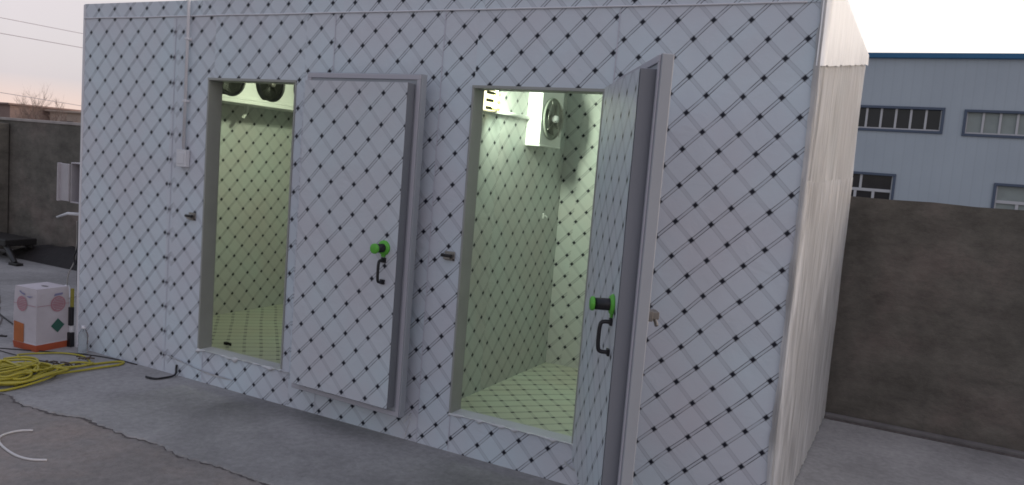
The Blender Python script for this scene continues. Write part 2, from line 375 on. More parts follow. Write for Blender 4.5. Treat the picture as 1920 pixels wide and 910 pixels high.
rf.quad([(0,-.003,H),(W,-.003,H),(W,D,H),(0,D,H)], [(0,0),(W,0),(W,D),(0,D)])
rf.quad([(0,-.003,ZR),(0,-.003,H),(0,D,H),(0,D,ZR)]); rf.quad([(W,-.003,ZR),(W,D,ZR),(W,D,H),(W,-.003,H)]); rf.quad([(0,D,ZR),(0,D,H),(W,D,H),(W,D,ZR)])
rf.quad([(0,-.003,ZR+.001),(0,D,ZR+.001),(W,D,ZR+.001),(W,-.003,ZR+.001)], [(0,0),(0,D),(W,D),(W,0)])
rf.build('roof_panel', FILM, cr, fix=False)
tp = MB()   # sealing bead under the roof panel, a little wavy
tp.tube([(x_*.05, -.004, ZR + .003*noise.noise(Vector((x_*.12,0,0)))) for x_ in range(0, int(W/.05))], .0045, 6); tp.build('sealant_bead', WPLA, cr)
cn = MB(); cn.box(-.006,-.007,0,.012,.02,ZR+.095); cn.build('corner_trim', WPLA, cr, bevel=.002)
def inner(name, quads, m=FILM_IN):
    q = MB()
    for pts, uvs in quads: q.quad(pts, uvs)
    return q.build(name, m, cr, fix=False)
def wallx(x, y0, y1, z0, z1, o=(0,0)):      # wall with constant x
    return ([(x,y0,z0),(x,y1,z0),(x,y1,z1),(x,y0,z1)], [(y0-o[0],z0-o[1]),(y1-o[0],z0-o[1]),(y1-o[0],z1-o[1]),(y0-o[0],z1-o[1])])
def wally(y, x0, x1, z0, z1, o=(0,0)):
    return ([(x0,y,z0),(x1,y,z0),(x1,y,z1),(x0,y,z1)], [(x0-o[0],z0-o[1]),(x1-o[0],z0-o[1]),(x1-o[0],z1-o[1]),(x0-o[0],z1-o[1])])
YB = 2.09; XP = 2.885; ZB = ZR
inner('left_wall', [wallx(0,0.02,1.1,0,ZB,(.1,.03)), wallx(0,1.1,D,0,ZB,(1.16,.03)), wallx(.1,T,.9,0,ZB,(.13,.05)), wallx(.1,.9,YB,0,ZB,(.96,.02))])
inner('right_wall', [wallx(W,0,D,0,ZB), wallx(W-.1,T,YB,0,ZB,(.05,.02))])
inner('partition_wall', [wallx(XP-.1,T,YB,0,ZB), wallx(XP,T,1.02,0,ZB,(.12,.06)), wallx(XP,1.02,YB,0,ZB,(1.07,.03))])
inner('back_wall', [wally(D,0,W,0,ZB), wally(YB,.1,XP-.1,0,ZB), wally(YB,XP,3.02,0,ZB,(XP+.02,.0)), wally(YB,3.02,W-.1,0,ZB,(3.04,.02))])
ZFL, ZFR = .095, .035
s2 = math.sqrt(.5)
def ruv(x, y): return ((x+y)*s2, (x-y)*s2)
fl = MB(); 
fl.quad([(.1,T,ZFL),(XP-.1,T,ZFL),(XP-.1,YB,ZFL),(.1,YB,ZFL)], [(.1,T),(XP-.1,T),(XP-.1,YB),(.1,YB)])
fl.quad([(XP,T,ZFR),(W-.1,T,ZFR),(W-.1,YB,ZFR),(XP,YB,ZFR)], [(XP,T),(W-.1,T),(W-.1,YB),(XP,YB)])
FILM_FL = film_material('printed_film_floor', (.58, .61, .52), 1.1)
fl.build('floor_panel', FILM_FL, cr, fix=False)
# aluminium / pvc frame of each doorway
for xa, xb in ((X0,X1),(X2,X3)):
    f = MB()
    f.box(xa-.004,-.006,ZS,xa+.008,T+.006,ZT); f.box(xb-.008,-.006,ZS,xb+.004,T+.006,ZT)
    f.box(xa-.004,-.008,ZT-.012,xb+.004,T+.008,ZT+.004)
    f.build('door_frame', PVC_IN, cr, bevel=.002)
    sil = MB(); sil.box(xa,.002,ZS-.01,xb,T+.01,ZS+.006); sil.build('sill', PLAIN, cr, bevel=.003)
# torn film left along the sills and the plinth
def ragged(x0, x1, z, h, name='torn_film', parent=cr, y=-.004, seed=0, m=None):
    q = MB(); n_ = int((x1-x0)/.012)
    def fn(p, r):
        x_ = x0+(x1-x0)*p; nz = noise.noise(Vector((x_*23,seed,0))); n3 = noise.noise(Vector((x_*6,seed,3)))
        hh = h*max(.08,(.45+1.5*nz+1.1*n3))
        return (x_, y-.016*math.sin(r*3.1)*(.4+1.2*abs(n3))-.01*nz, z+.004-hh*r+.010*nz)
    q.grid(fn, n_, 4); return q.build(name, m or CLEAR, parent, fix=False)
CLEAR = mat('loose_white_film', (.66,.67,.70), .35, var=.15, scale=18, bump=.6, bscale=40)
ragged(X0, X1+.12, ZS+.008, .022, seed=3); ragged(X2, X3+.1, ZS+.008, .026, seed=5)

# doors: local frame has the hinge axis at the origin; the closed leaf runs along -X, its inner side is +Y
def make_door(xa, theta, ou, ov, label, wd=.850):
    Ft = MB()
    Ft.box(-wd-.042,0,.165,-.068,.046,2.045)
    d = Ft.build('door', PVC, cr, bevel=.004); d.location = (xa,-.05,0); d.rotation_euler = (0,0,R(theta)); d['label'] = label
    pg = MB(); x0_, x1_, y0_, y1_, z0_, z1_ = -wd,-.118,.046,.112,.222,1.992
    pg.box(x0_,y0_,z0_,x1_,y1_-.002,z1_); pg.build('insulated_core', PVC_D, d, bevel=.003)
    fc = MB(); fc.grid(lambda p, q: (x0_+.001+(x1_-x0_-.002)*p, y1_+ (.0012*noise.noise(Vector((p*5,q*9,1)))), z0_+.001+(z1_-z0_-.002)*q), 12, 26,
                       uvf=lambda P: (-P[0]-ou, P[2]-ov)); fc.build('inner_lining', FILM_DOOR, d, fix=False)
    gk = MB()
    for a_, b_, c_, e_ in ((-wd-.034,.170,-.076,.196),(-wd-.034,2.014,-.076,2.040),(-wd-.034,.196,-wd-.012,2.014),(-.104,.196,-.076,2.014)):
        gk.box(a_,.046,b_,c_,.053,e_)
    gk.build('gasket', mat('pale_gasket', (.46,.45,.50), .5), d, bevel=.002)
    hx = -wd+.085
    h = MB(); hy = y1_
    P = smoothpath([(hx-.004,hy,1.037),(hx,hy+.034,1.036),(hx,hy+.044,1.020),(hx,hy+.046,.975),(hx,hy+.044,.935),(hx,hy+.034,.920),(hx-.004,hy,.919)], 4)
    h.tube(P, .0085, 8)
    h.box(hx-.016,hy,1.024,hx+.014,hy+.010,1.052); h.box(hx-.016,hy,.905,hx+.014,hy+.010,.932)
    h.build('pull_handle', BLACK, d, bevel=.002)
    k = MB(); o_ = (hx+.004, hy, 1.104)
    k.lathe([(0,0),(.041,0),(.041,.006),(.034,.014),(.0,.014)], o_, 'y', 28, 0)
    k.box(o_[0]-.012, hy, 1.055, o_[0]+.012, hy+.008, 1.085, 0)
    k.lathe([(.024,.014),(.023,.074),(.0,.074)], o_, 'y', 24, 1)
    k.lathe([(.0,.074),(.027,.074),(.028,.078),(.027,.086),(.020,.090),(0,.090)], o_, 'y', 28, 0)
    k.build('safety_release', [LIME, BLACK], d)
    lt = MB(); lt.box(-wd-.03,-.018,1.07,-wd+.09,-.001,1.11); lt.box(-wd-.01,-.046,1.076,-wd+.05,-.016,1.104); lt.tube([(-wd+.04,-.03,1.085),(-wd+.03,-.044,1.06),(-wd+.02,-.047,1.045)],.008,8)
    lt.build('outer_latch', BRASS, d, bevel=.004)
    for hz in (.45,1.75):
        hg = MB(); hg.box(-.16,-.010,hz-.03,-.035,-.001,hz+.03); hg.tube([(-.030,-.004,hz-.045),(-.030,-.004,hz+.045)],.009,10)
        hg.build('hinge', CHROME, d, bevel=.003)
    return d
make_door(2.133, 178.0, 0.186, 1.932, 'door leaf swung flat against the wall, printed lining facing out, green safety release')
make_door(4.125, 120.5, 0.17, 1.92, 'door leaf half open and seen almost edge-on, black pull handle under green release', .885)
# latch keepers on the wall
for xk, zk in ((1.183,1.098),(3.198,1.086)):
    k = MB(); k.box(xk-.034,-.008,zk-.026,xk+.030,-.002,zk+.026,0); k.box(xk-.03,-.030,zk-.018,xk+.012,-.008,zk+.012,0); k.tube([(xk-.045,-.024,zk+.002),(xk+.02,-.026,zk+.002)],.010,10,1)
    k.lathe([(0,-.012),(.006,-.012),(.006,-.008)],(xk+.024,0,zk-.018),'y',10,1)
    k.build('latch_keeper', [CHROME, BLKM], cr, bevel=.003)

# ---------------- translucent wrap hanging over the right end
WRAP = bpy.data.materials.new('milky_stretch_wrap'); WRAP.use_nodes = True
t = WRAP.node_tree; b = t.nodes['Principled BSDF']; L = t.links.new
b.inputs['Roughness'].default_value = .4; b.inputs['Subsurface Weight'].default_value = 0
tcn = N(t, 'ShaderNodeTexCoord'); mpn = N(t, 'ShaderNodeMapping'); mpn.inputs['Scale'].default_value = (1,14,.7); L(tcn.outputs['Object'], mpn.inputs[0])
n1 = N(t, 'ShaderNodeTexNoise'); n1.inputs['Scale'].default_value = 4; n1.inputs['Detail'].default_value = 7; L(mpn.outputs[0], n1.inputs[0])
r1 = N(t, 'ShaderNodeValToRGB'); r1.color_ramp.elements[0].position = .40; r1.color_ramp.elements[0].color = (.40,.405,.42,1); r1.color_ramp.elements[1].position = .60; r1.color_ramp.elements[1].color = (.72,.735,.765,1)
L(n1.outputs[0], r1.inputs[0]); L(r1.outputs[0], b.inputs['Base Color'])
bp = N(t, 'ShaderNodeBump'); bp.inputs['Strength'].default_value = .5; bp.inputs['Distance'].default_value = .03; L(n1.outputs[0], bp.inputs['Height']); L(bp.outputs[0], b.inputs['Normal'])
tl = N(t, 'ShaderNodeBsdfTranslucent'); tl.inputs[0].default_value = (.85,.83,.80,1); ms = N(t, 'ShaderNodeMixShader'); ms.inputs[0].default_value = .4
L(b.outputs[0], ms.inputs[1]); L(tl.outputs[0], ms.inputs[2]); L(ms.outputs[0], t.nodes['Material Output'].inputs[0])
def pleat(y, z):
    return .010*noise.noise(Vector((y*9, z*.7, 1))) + .006*noise.noise(Vector((y*26, z*1.6, 5))) 
wr = empty('plastic_wrap', (W,1.1,0), 'milky wrinkled plastic sheet hung over the right end of the cold room', 'plastic sheet')
q = MB()
def wrapfn(p, r):
    s_ = p*(D+.13)-.05; z = -.0+ (H+.02)*r
    edge = -.004 - .012*noise.noise(Vector((0,z*3,2))) - .007*noise.noise(Vector((0,z*14,7)))
    if p == 0: return (edge-.004-W+W, -1.1-.010, z)
    if s_ < .015: return (.012, -1.1-.012, z)
    return (.022+pleat(s_, z), -1.1+s_, z + (.02*noise.noise(Vector((s_*5,0,2))) if r == 0 else 0)+ (.012 if r==0 else 0))
q.grid(wrapfn, 64, 90); o = q.build('lower_sheet', WRAP, wr, fix=False)
q = MB()      # a further turn of wrap round the lower half
def hem2(s_): return 1.63 + .07*s_/D + .012*noise.noise(Vector((s_*7,0,5)))
def lowfn(p, r):
    s_ = p*(D+.10)-.02
    if s_ < .012: return (.004, -1.1-.014, hem2(0)*r+.02)
    return (.034+1.2*pleat(s_+7, hem2(s_)*r), -1.1+s_, .012+(hem2(s_)-.012)*r)
q.grid(lowfn, 90, 50); q.build('middle_sheet', WRAP, wr, fix=False)
q = MB()      # second sheet: upper front corner, folded over the roof edge, its hem running up to the back
def hem(s_): return 2.13 + .33*min(1, max(0, s_)/D) + .010*noise.noise(Vector((s_*9,0,3)))
def upfn(p, r):
    s_ = p*(D+.10)-.02
    z0 = hem(s_); z = z0 + (H+.035-z0)*min(1, r/.8)
    if s_ < .012: return (.000, -1.1-.016, z)
    if r > .8: return (.035-.25*(r-.8)/.2, -1.1+s_, H+.030+.006*noise.noise(Vector((s_*3,r*5,2))))
    return (.036+.7*(1-min(1,r/.8))*pleat(s_+3, z), -1.1+s_, z)
q.grid(upfn, 140, 24); WRAP2 = mat('white_stretch_wrap', (.84,.85,.86), .35, var=.14, scale=4, bump=.25, bscale=10, stretch=(1,6,1))
q.build('upper_sheet', WRAP2, wr, fix=False)

# ================================================================ things on and in the cold room
# conduit + switch
cd = empty('cable_conduit', (1.096,-.02,1.4), 'white cable conduit running down from the roof to a square white switch box', 'conduit')
q = MB(); q.tube([(0,-.004,.13),(0,-.004,1.115),(0,-.004,1.16)], .011, 10)
q.build('pipe', WPLA, cd)
q = MB(); q.box(-.046,-.022,.020,.042,.012,.132); q.box(-.030,-.026,.040,.026,-.0225,.112); q.build('switch_box', WPLA, cd, bevel=.006)
for zc in (.45,.85): 
    q = MB(); q.box(-.018,-.016,zc-.008,.018,.016,zc+.008); q.build('clip', WPLA, cd, bevel=.003)

def fan_unit(parent, r, deep, dark=True):
    """axial fan in the YZ plane, facing +X, origin at its face"""
    f = MB(); f.lathe([(r*.90,.002),(r*.90,.020),(r*.95,.034),(r*1.0,.030),(r*1.06,.002)] if dark else [(r*.95,.002),(r*.95,.014),(r*.99,.014),(r*1.01,.002)], (0,0,0), 'x', 40, 0)
    fo = f.build('fan', BLACK if dark else MIDG, parent, fix=True)
    bk = MB(); bk.lathe([(0,.004),(r*.95,.004)], (0,0,0), 'x', 40); bk.build('fan_back', VOID if dark else MIDG, fo, fix=False)
    bl = MB()
    for k in range(4):
        a0 = 2*math.pi*k/4+.5
        for j in range(5):
            r0, r1_, t0, t1 = r*(.2+.6*j/5), r*(.2+.6*(j+1)/5), a0+.1*j, a0+.1*(j+1); wd = .62
            bl.quad([(.008,r0*math.cos(t0),r0*math.sin(t0)),(.008,r1_*math.cos(t1),r1_*math.sin(t1)),(.024,r1_*math.cos(t1+wd),r1_*math.sin(t1+wd)),(.024,r0*math.cos(t0+wd),r0*math.sin(t0+wd))])
    bl.build('blades', VOID if dark else DARKB, fo, fix=False)
    gr_ = MB()
    for k in range(1, 7 if dark else 11):
        rr_ = r*(.2+.72*k/(7 if dark else 11)); gr_.tube([(.030+.012*(1-(rr_/r)**2), rr_*math.cos(a*math.pi/16), rr_*math.sin(a*math.pi/16)) for a in range(32)], .0013, 4, close=True)
    for k in range(4):
        a = k*math.pi/2+.6; gr_.tube([(.042,r*.15*math.cos(a),r*.15*math.sin(a)),(.030,r*math.cos(a),r*math.sin(a))], .0025, 4)
    gr_.build('guard', BLKM if dark else CHROME, fo)
    hb = MB(); hb.lathe([(0,.050),(r*.10,.050),(r*.17,.044),(r*.18,.02),(r*.18,.006)], (0,0,0), 'x', 20); hb.build('hub', CHROME if dark else WPLA, fo)
    return fo
VOID = mat('fan_void', (.006,.007,.006), .5); MIDG = mat('fan_light_back', (.30,.32,.29), .5); DARKB = mat('fan_dark_blade', (.05,.055,.05), .4)
ev = empty('evaporator', (.1,1.2,1.925), 'long white evaporator with dark fans high on the wall of the left compartment', 'evaporator', None)
q = MB(); q.box(0,-.88,.031,.34,.84,.40); q.build('casing', WHITE, ev, bevel=.006)
q = MB(); q.box(-.0,-.90,0.0,.37,.86,.030); q.box(.346,-.895,.0302,.368,.855,.052); q.build('drip_tray', WHITE, ev, bevel=.004)
for k, yy in enumerate((-.71,-.27,.17,.61)):
    fo = fan_unit(ev, .150, .05); fo.location = (.342, yy, .195)
q = MB(); q.tube(smoothpath([(.16,.10,0.0),(.16,.10,-.05),(.17,.07,-.085),(.20,.03,-.10)],5), .014, 10); q.build('drain_pipe', WHITE, ev)
ev2 = empty('evaporator', (XP,1.40,1.75), 'small white evaporator with one round fan on the partition of the right compartment', 'evaporator', None)
q = MB(); q.box(0,0,0,.115,.36,.45); q.box(.110,.0,.0,.120,.36,.012); q.build('casing', WHITE, ev2, bevel=.006)
fo = fan_unit(ev2, .150, .05, dark=False); fo.location = (.117,.17,.205)
# pipe along the partition
pp = MB(); pp.tube([(XP+.016,.84,1.945),(XP+.016,1.41,1.945)], .014, 10); pp.tube([(XP+.012,.66,1.955),(XP+.012,.86,1.955)], .006, 8)
tag(pp.build('pipe', WHITE), 'thin white pipe on the partition between the lit lamp and the small evaporator', 'pipe')
# lit bulkhead lamps
LAMP = mat('lamp_diffuser', (.9,.9,.75), .4, emit=(1,.93,.55), es=2.2)
def lamp(loc, label, pw, aim, lc):
    e_ = empty('bulkhead_lamp', loc, label, 'lamp', 'lamps lighting the compartments')
    q = MB(); q.box(0,-.09,-.07,.018,.09,.14); q.build('back_plate', WHITE, e_, bevel=.004)
    q = MB(); q.box(.019,-.078,-.060,.050,.078,.130); q.build('diffuser', LAMP, e_, bevel=.012)
    for k in range(4):
        q = MB(); q.box(.050,-.085,-.058+k*.048,.062,.085,-.040+k*.048); q.build('guard_bar', mat('lamp_guard', (.10,.10,.035), .5), e_, bevel=.002)
    l_ = bpy.data.lights.new('lamp_light', 'AREA'); l_.shape = 'RECTANGLE'; l_.size = .14; l_.size_y = .14; l_.energy = pw; l_.color = lc
    lo = bpy.data.objects.new('lamp_light', l_); col.objects.link(lo); lo.parent = e_; lo.location = (.075,0,.03)
    lo.rotation_euler = Vector(aim).to_track_quat('-Z', 'Y').to_euler()
    return e_
lamp((XP,.80,2.00), 'lit louvred lamp on the partition wall inside the right compartment', 21, (.60,.72,-.28), (.84,1.0,.74))
l2 = lamp((1.35,1.0,ZR-.002), 'lit lamp on the ceiling inside the left compartment, hidden behind the lintel', 14, (.55,.55,-.75), (.88,1.0,.68)); l2.rotation_euler = (0,math.pi/2,0)

# electrical box on the left outside wall, seen past the corner
eb = empty('control_box', (-.02,.14,1.065), 'white metal control box with open lid on the left end of the cold room', 'electrical box')
GBOX = mat('grey_white_box', (.46,.44,.47), .5, var=.12, scale=9)
q = MB(); q.box(-.13,-.12,0,-.122,.13,.30); q.box(-.122,-.12,.0,0,.13,.010); q.box(-.122,-.12,.290,0,.13,.30); q.box(-.008,-.12,.010,0,.13,.290); q.box(-.122,.12,.010,-.008,.13,.290); q.build('enclosure', GBOX, eb, bevel=.003)
q = MB(); q.box(-.235,-.135,.010,-.131,-.120,.286); q.box(-.240,-.155,.006,-.231,-.120,.290); q.build('lid', GBOX, eb, bevel=.003)
q = MB(); q.box(-.11,-.02,.05,-.03,.11,.13,0); q.box(-.11,-.02,.17,-.03,.11,.24,0); q.build('switchgear', mat('switchgear', (.10,.09,.10), .5, var=.4, scale=30), eb, bevel=.003)
q = MB(); q.tube(smoothpath([(-.10,-.05,0.0),(-.105,-.06,-.06),(-.11,-.05,-.12)],5),.006,6); q.tube(smoothpath([(-.07,-.05,0.0),(-.065,-.06,-.06),(-.06,-.05,-.12)],5),.005,6); q.build('cable_tail', WPLA, eb)
tk = MB(); tk.box(-.075,.09,.03,-.004,.16,.98); tk.box(-.085,.08,.97,-.004,.17,1.0)
tag(tk.build('cable_trunking', WPLA, bevel=.004), 'white vertical cable trunking below the control box', 'trunking')
ar = MB(); ar.tube([(-.05,.07,.985),(-.30,.10,.968),(-.46,.12,.925)], [.012,.011,.007], 8)
tag(ar.build('pipe_stub', WPLA), 'thin white rod sticking out left under the control box', 'rod')
cb = MB(); cb.tube(smoothpath([(-.12,.06,.93),(-.13,.07,.80),(-.20,.10,.62),(-.30,.12,.50),(-.345,.14,.36),(-.36,.15,.10),(-.37,.16,.008)],8), .0045, 6)
tag(cb.build('hanging_cable', mat('pale_cable', (.42,.40,.38), .6)), 'thin pale cable hanging down from the control box', 'cable')
cb = MB(); cb.tube(smoothpath([(-.10,.055,.93),(-.092,.05,.75),(-.13,.05,.66),(-.115,.05,.60),(-.085,.05,.66),(-.10,.06,.55),(-.085,.05,.45),(-.09,.06,.30)],8), .006, 6)
tag(cb.build('loose_cable', BLACK), 'short dark cable looped on the white trunking', 'cable')

# ================================================================ ground things near the left corner
CART = mat('white_carton', (.54,.50,.54), .7, var=.16, scale=5, bump=.15)
ORNG = mat('orange_print', (.46,.14,.04), .6, var=.25, scale=9)
REDP = mat('red_orange_print', (.48,.10,.04), .6, var=.3, scale=9)
REDS = mat('faded_red_stamp', (.42,.22,.26), .7)
GRNP = mat('dark_green_print', (.025,.10,.075), .6)
BLUP = mat('blue_print', (.22,.22,.36), .7)
ca = empty('refrigerant_carton', (-.175,-.16,0), 'white refrigerant carton with orange base band and green diamond on the ground', 'carton', rz=R(3))
hw = .122; HC = .455
q = MB()
def carton_fn(lo, hi, k, m_):
    pass
N_ = 6
def ring(z, b_): return [(-hw-b_,-hw-b_,z),(hw+b_,-hw-b_,z),(hw+b_,hw+b_,z),(-hw-b_,hw+b_,z)]
lv = [(0,.000),(.05,.006),(.062,.004),(.25,.004),(.42,0),(HC,-.003)]
for (z0,b0),(z1,b1) in zip(lv, lv[1:]):
    A, B = ring(z0,b0), ring(z1,b1)
    for i in range(4): q.quad([A[i],A[(i+1)%4],B[(i+1)%4],B[i]], m=1 if z1 <= .05 else (0))
q.quad(ring(HC,-.003)); q.quad(ring(0,0)[::-1], m=1)
q.build('carton_body', [CART, REDP], ca, fix=True, bevel=.006)
def decal(pts, m_, name):      # pts in (face, a, z): face 'F' = -y, 'S' = +x
    q = MB(); P = []
    for f_, a_, z_ in pts: P.append((a_, -hw-.0075, z_) if f_ == 'F' else (hw+.0075, a_, z_))
    q.quad(P); return q.build(name, m_, ca, fix=False)
decal([('F',-.115,.052),('F',-.005,.052),('F',-.005,.19),('F',-.115,.20)], ORNG, 'orange_panel')
decal([('S',.035-.052,.175),('S',.035,.122),('S',.035+.052,.175),('S',.035,.228)], GRNP, 'green_diamond')
for f_, cx_, rr_ in (('F',-.03,.055),('S',.035,.058)):
    q = MB(); n_ = 28
    def pt(a_, z_, off=.0075): return (a_, -hw-off, z_) if f_ == 'F' else (hw+off, a_, z_)
    for i in range(n_):
        a0, a1 = 2*math.pi*i/n_, 2*math.pi*(i+1)/n_
        q.quad([pt(cx_+rr_*math.cos(a0),.335+rr_*math.sin(a0)),pt(cx_+rr_*math.cos(a1),.335+rr_*math.sin(a1)),pt(cx_+.8*rr_*math.cos(a1),.335+.8*rr_*math.sin(a1)),pt(cx_+.8*rr_*math.cos(a0),.335+.8*rr_*math.sin(a0))])
    for k in range(-3,4):
        zz = .335+k*.012; hwid = math.sqrt(max(0,(.78*rr_)**2-(k*.012)**2))*.95
        q.quad([pt(cx_-hwid,zz-.004),pt(cx_+hwid,zz-.004),pt(cx_+hwid,zz+.004),pt(cx_-hwid,zz+.004)])
    q.quad([pt(-hw if f_ == 'F' else -hw, .330,.0085),pt(hw,.330,.0085),pt(hw,.3335,.0085),pt(-hw,.3335,.0085)])
    q.build('red_stamp', REDS, ca, fix=False)
for pts in ([('F',-.06,.42),('F',-.03,.405),('F',0,.40),('F',.0,.412),('F',-.03,.417),('F',-.055,.43)], [('F',.01,.395),('F',.05,.387),('F',.09,.402),('F',.05,.398)], [('S',0,.395),('S',.07,.402),('S',.07,.416),('S',.01,.412)]):
    decal(pts, BLUP, 'blue_mark')
q = MB(); q.lathe([(0,0),(.034,0)], (0,0,0), 'z', 24); o = q.build('hand_hole', BLACK, ca, fix=False); o.location = (.03,.0,HC+.002); o.scale = (1,.45,1)

bo = empty('plastic_bottle', (.185,-.075,0), 'clear plastic bottle with white cap against the front wall', 'bottle')
BOT = bpy.data.materials.new('clear_pet'); BOT.use_nodes = True; b = BOT.node_tree.nodes['Principled BSDF']
b.inputs['Base Color'].default_value = (.80,.86,.88,1); b.inputs['Roughness'].default_value = .25; b.inputs['Transmission Weight'].default_value = .9; b.inputs['IOR'].default_value = 1.25
q = MB(); q.lathe([(0,.0),(.030,.0),(.034,.006),(.034,.06),(.031,.075),(.034,.09),(.034,.13),(.028,.155),(.014,.178),(.013,.19)], (0,0,0), 'z', 24); q.build('bottle_body', BOT, bo)
q = MB(); q.lathe([(.0155,.186),(.0155,.204),(0,.205)], (0,0,0), 'z', 16); q.build('cap', WPLA, bo)

tl_ = empty('yellow_tool', (-.03,.01,0), 'yellow and black hand tool standing against the left corner behind the carton', 'tool')
tl_.location = (-.038,-.02,0)
YEL = mat('yellow_plastic', (.28,.25,.04), .5, var=.2, scale=9)
q = MB(); q.box(-.008,-.010,.30,.012,.010,.44); q.build('shaft', YEL, tl_, bevel=.003)
q = MB(); q.box(-.020,-.016,.16,.014,.012,.30); q.build('grip', BLACK, tl_, bevel=.005)
q = MB(); q.box(-.012,-.010,.11,.010,.010,.16); q.build('neck', WPLA, tl_, bevel=.002)
q = MB(); q.box(-.022,-.02,.0,.018,.016,.11); q.build('base', BLACK, tl_, bevel=.005)

# white funnel / plaster heap
q = MB(); q.lathe([(0,.0),(.085,.0),(.082,.012),(.045,.06),(.028,.10),(.018,.112),(0,.115)], (0,0,0), 'z', 18)
o = q.build('white_cone', WPLA); o.location = (-1.75,1.05,0); tag(o, 'small white cone standing on the concrete behind the carton', 'cone')

# the coiled yellow hose
HOSE = mat('yellow_hose', (.46,.40,.045), .45, var=.25, scale=14)
q = MB(); rnd = random.Random(4)
def loop(cx, cy, rx, ry, ang, z, n=26, jit=.03, part=1.0, ph=0):
    P = []
    for i in range(int(n*part)):
        a = 2*math.pi*i/n+ph
        jx = 1+jit*math.sin(2*a+cx*40)+jit*.7*math.sin(3*a+cy*60)
        x_, y_ = rx*jx*math.cos(a), ry*jx*math.sin(a)
        P.append((cx+x_*math.cos(ang)-y_*math.sin(ang), cy+x_*math.sin(ang)+y_*math.cos(ang), z+.006*math.sin(3*a+cx*9)))
    return P
path = []
for k in range(14):
    rx = .225 - .007*k + rnd.uniform(-.06,.04); ry = .20 + rnd.uniform(-.08,.03)
    path += loop(.46+rnd.uniform(-.08,.07), -.74+rnd.uniform(-.06,.06), rx, ry, rnd.uniform(0,3), .010+.0050*k+rnd.uniform(0,.006), n=24, jit=.10, ph=0)
q.tube(smoothpath(path, 3), .0078, 7)
# the stretched loops reaching to the front wall
q.tube(smoothpath([(.60,-.60,.03),(.52,-.42,.014),(.50,-.30,.012),(.53,-.16,.01),(.565,-.075,.01),(.61,-.055,.01),(.64,-.12,.01),(.62,-.25,.012),(.60,-.40,.014),(.62,-.55,.03),(.63,-.66,.04)],8), .0078, 7)
q.tube(smoothpath([(.42,-.55,.03),(.40,-.42,.012),(.43,-.30,.022),(.50,-.24,.02),(.56,-.26,.03),(.55,-.38,.03),(.50,-.50,.04)],8), .0078, 7)
q.tube(smoothpath([(.30,-.56,.02),(.14,-.46,.01),(-.02,-.42,.01),(-.02,-.36,.01),(.05,-.26,.01),(.13,-.18,.01),(.26,-.14,.01),(.36,-.16,.01),(.48,-.22,.02)],8), .006, 7)
tag(q.build('yellow_hose', HOSE), 'coil of yellow hose lying on the concrete at the left', 'hose')
TWIG = mat('brown_scraps', (.12,.085,.06), .9, var=.4, scale=14)
q = MB()
for k in range(14):
    x_, y_ = .44+rnd.uniform(-.12,.12), -.36+rnd.uniform(-.12,.16); a = rnd.uniform(0,3); l_ = rnd.uniform(.03,.11)
    q.tube([(x_,y_,.026),(x_+l_*.5*math.cos(a),y_+l_*.5*math.sin(a),.032),(x_+l_*math.cos(a+.3),y_+l_*math.sin(a+.3),.024)], .005, 5)
tag(q.build('offcuts', TWIG), 'brown scraps and offcuts lying in the loops of the yellow hose', 'scraps', kind='stuff')
# white hose arc
q = MB(); q.tube(smoothpath([(1.386,-1.158,.0),(1.345,-1.20,.0),(1.335,-1.262,.0),(1.36,-1.315,.0),(1.43,-1.355,.0),(1.54,-1.385,.0),(1.66,-1.40,.0),(1.75,-1.385,.0),(1.81,-1.345,.0)],8), .0062, 8)
o = q.build('white_tube', mat('white_tube', (.62,.60,.60), .5)); o.location.z = -.004; tag(o, 'curved offcut of thin white tube lying on the ground', 'tube')
# black strap
q = MB(); q.tube(smoothpath([(1.0,-.175,.009),(1.045,-.178,.010),(1.085,-.160,.009),(1.10,-.115,.009),(1.115,-.06,.012),(1.10,-.022,.02),(1.09,-.012,.05),(1.092,-.010,.075)],6), [.008]*8+[.007]*35, 6)
tag(q.build('black_strap', BLACK), 'short black strap lying at the foot of the front wall', 'strap')
q = MB()
for pts, r_ in (([(-2.6,.62,.006),(-1.8,.35,.008),(-1.0,.10,.006),(-.35,-.08,.006)],.006), ([(-1.5,-.35,.005),(-.9,-.40,.008),(-.35,-.42,.006),(.1,-.40,.005),(.42,-.33,.006)],.0035), ([(-.3,-.38,.004),(.05,-.2,.006),(.22,-.10,.005),(.45,-.035,.005),(.70,-.02,.005)],.004)):
    q.tube(smoothpath(pts,8), r_, 6)
tag(q.build('ground_cables', mat('dark_cable', (.03,.028,.03), .6)), 'thin dark cables trailing over the concrete around the carton', 'cables')
q = MB(); q.box(-.03,-.008,0,.03,.008,.012); q.box(-.03,.004,.0,-.018,.03,.010)
o = q.build('bracket', BLKM, bevel=.002); o.location = (-.62,-.18,0); o.rotation_euler = (0,0,.5); tag(o, 'tiny black bracket on the concrete left of the carton', 'bracket')
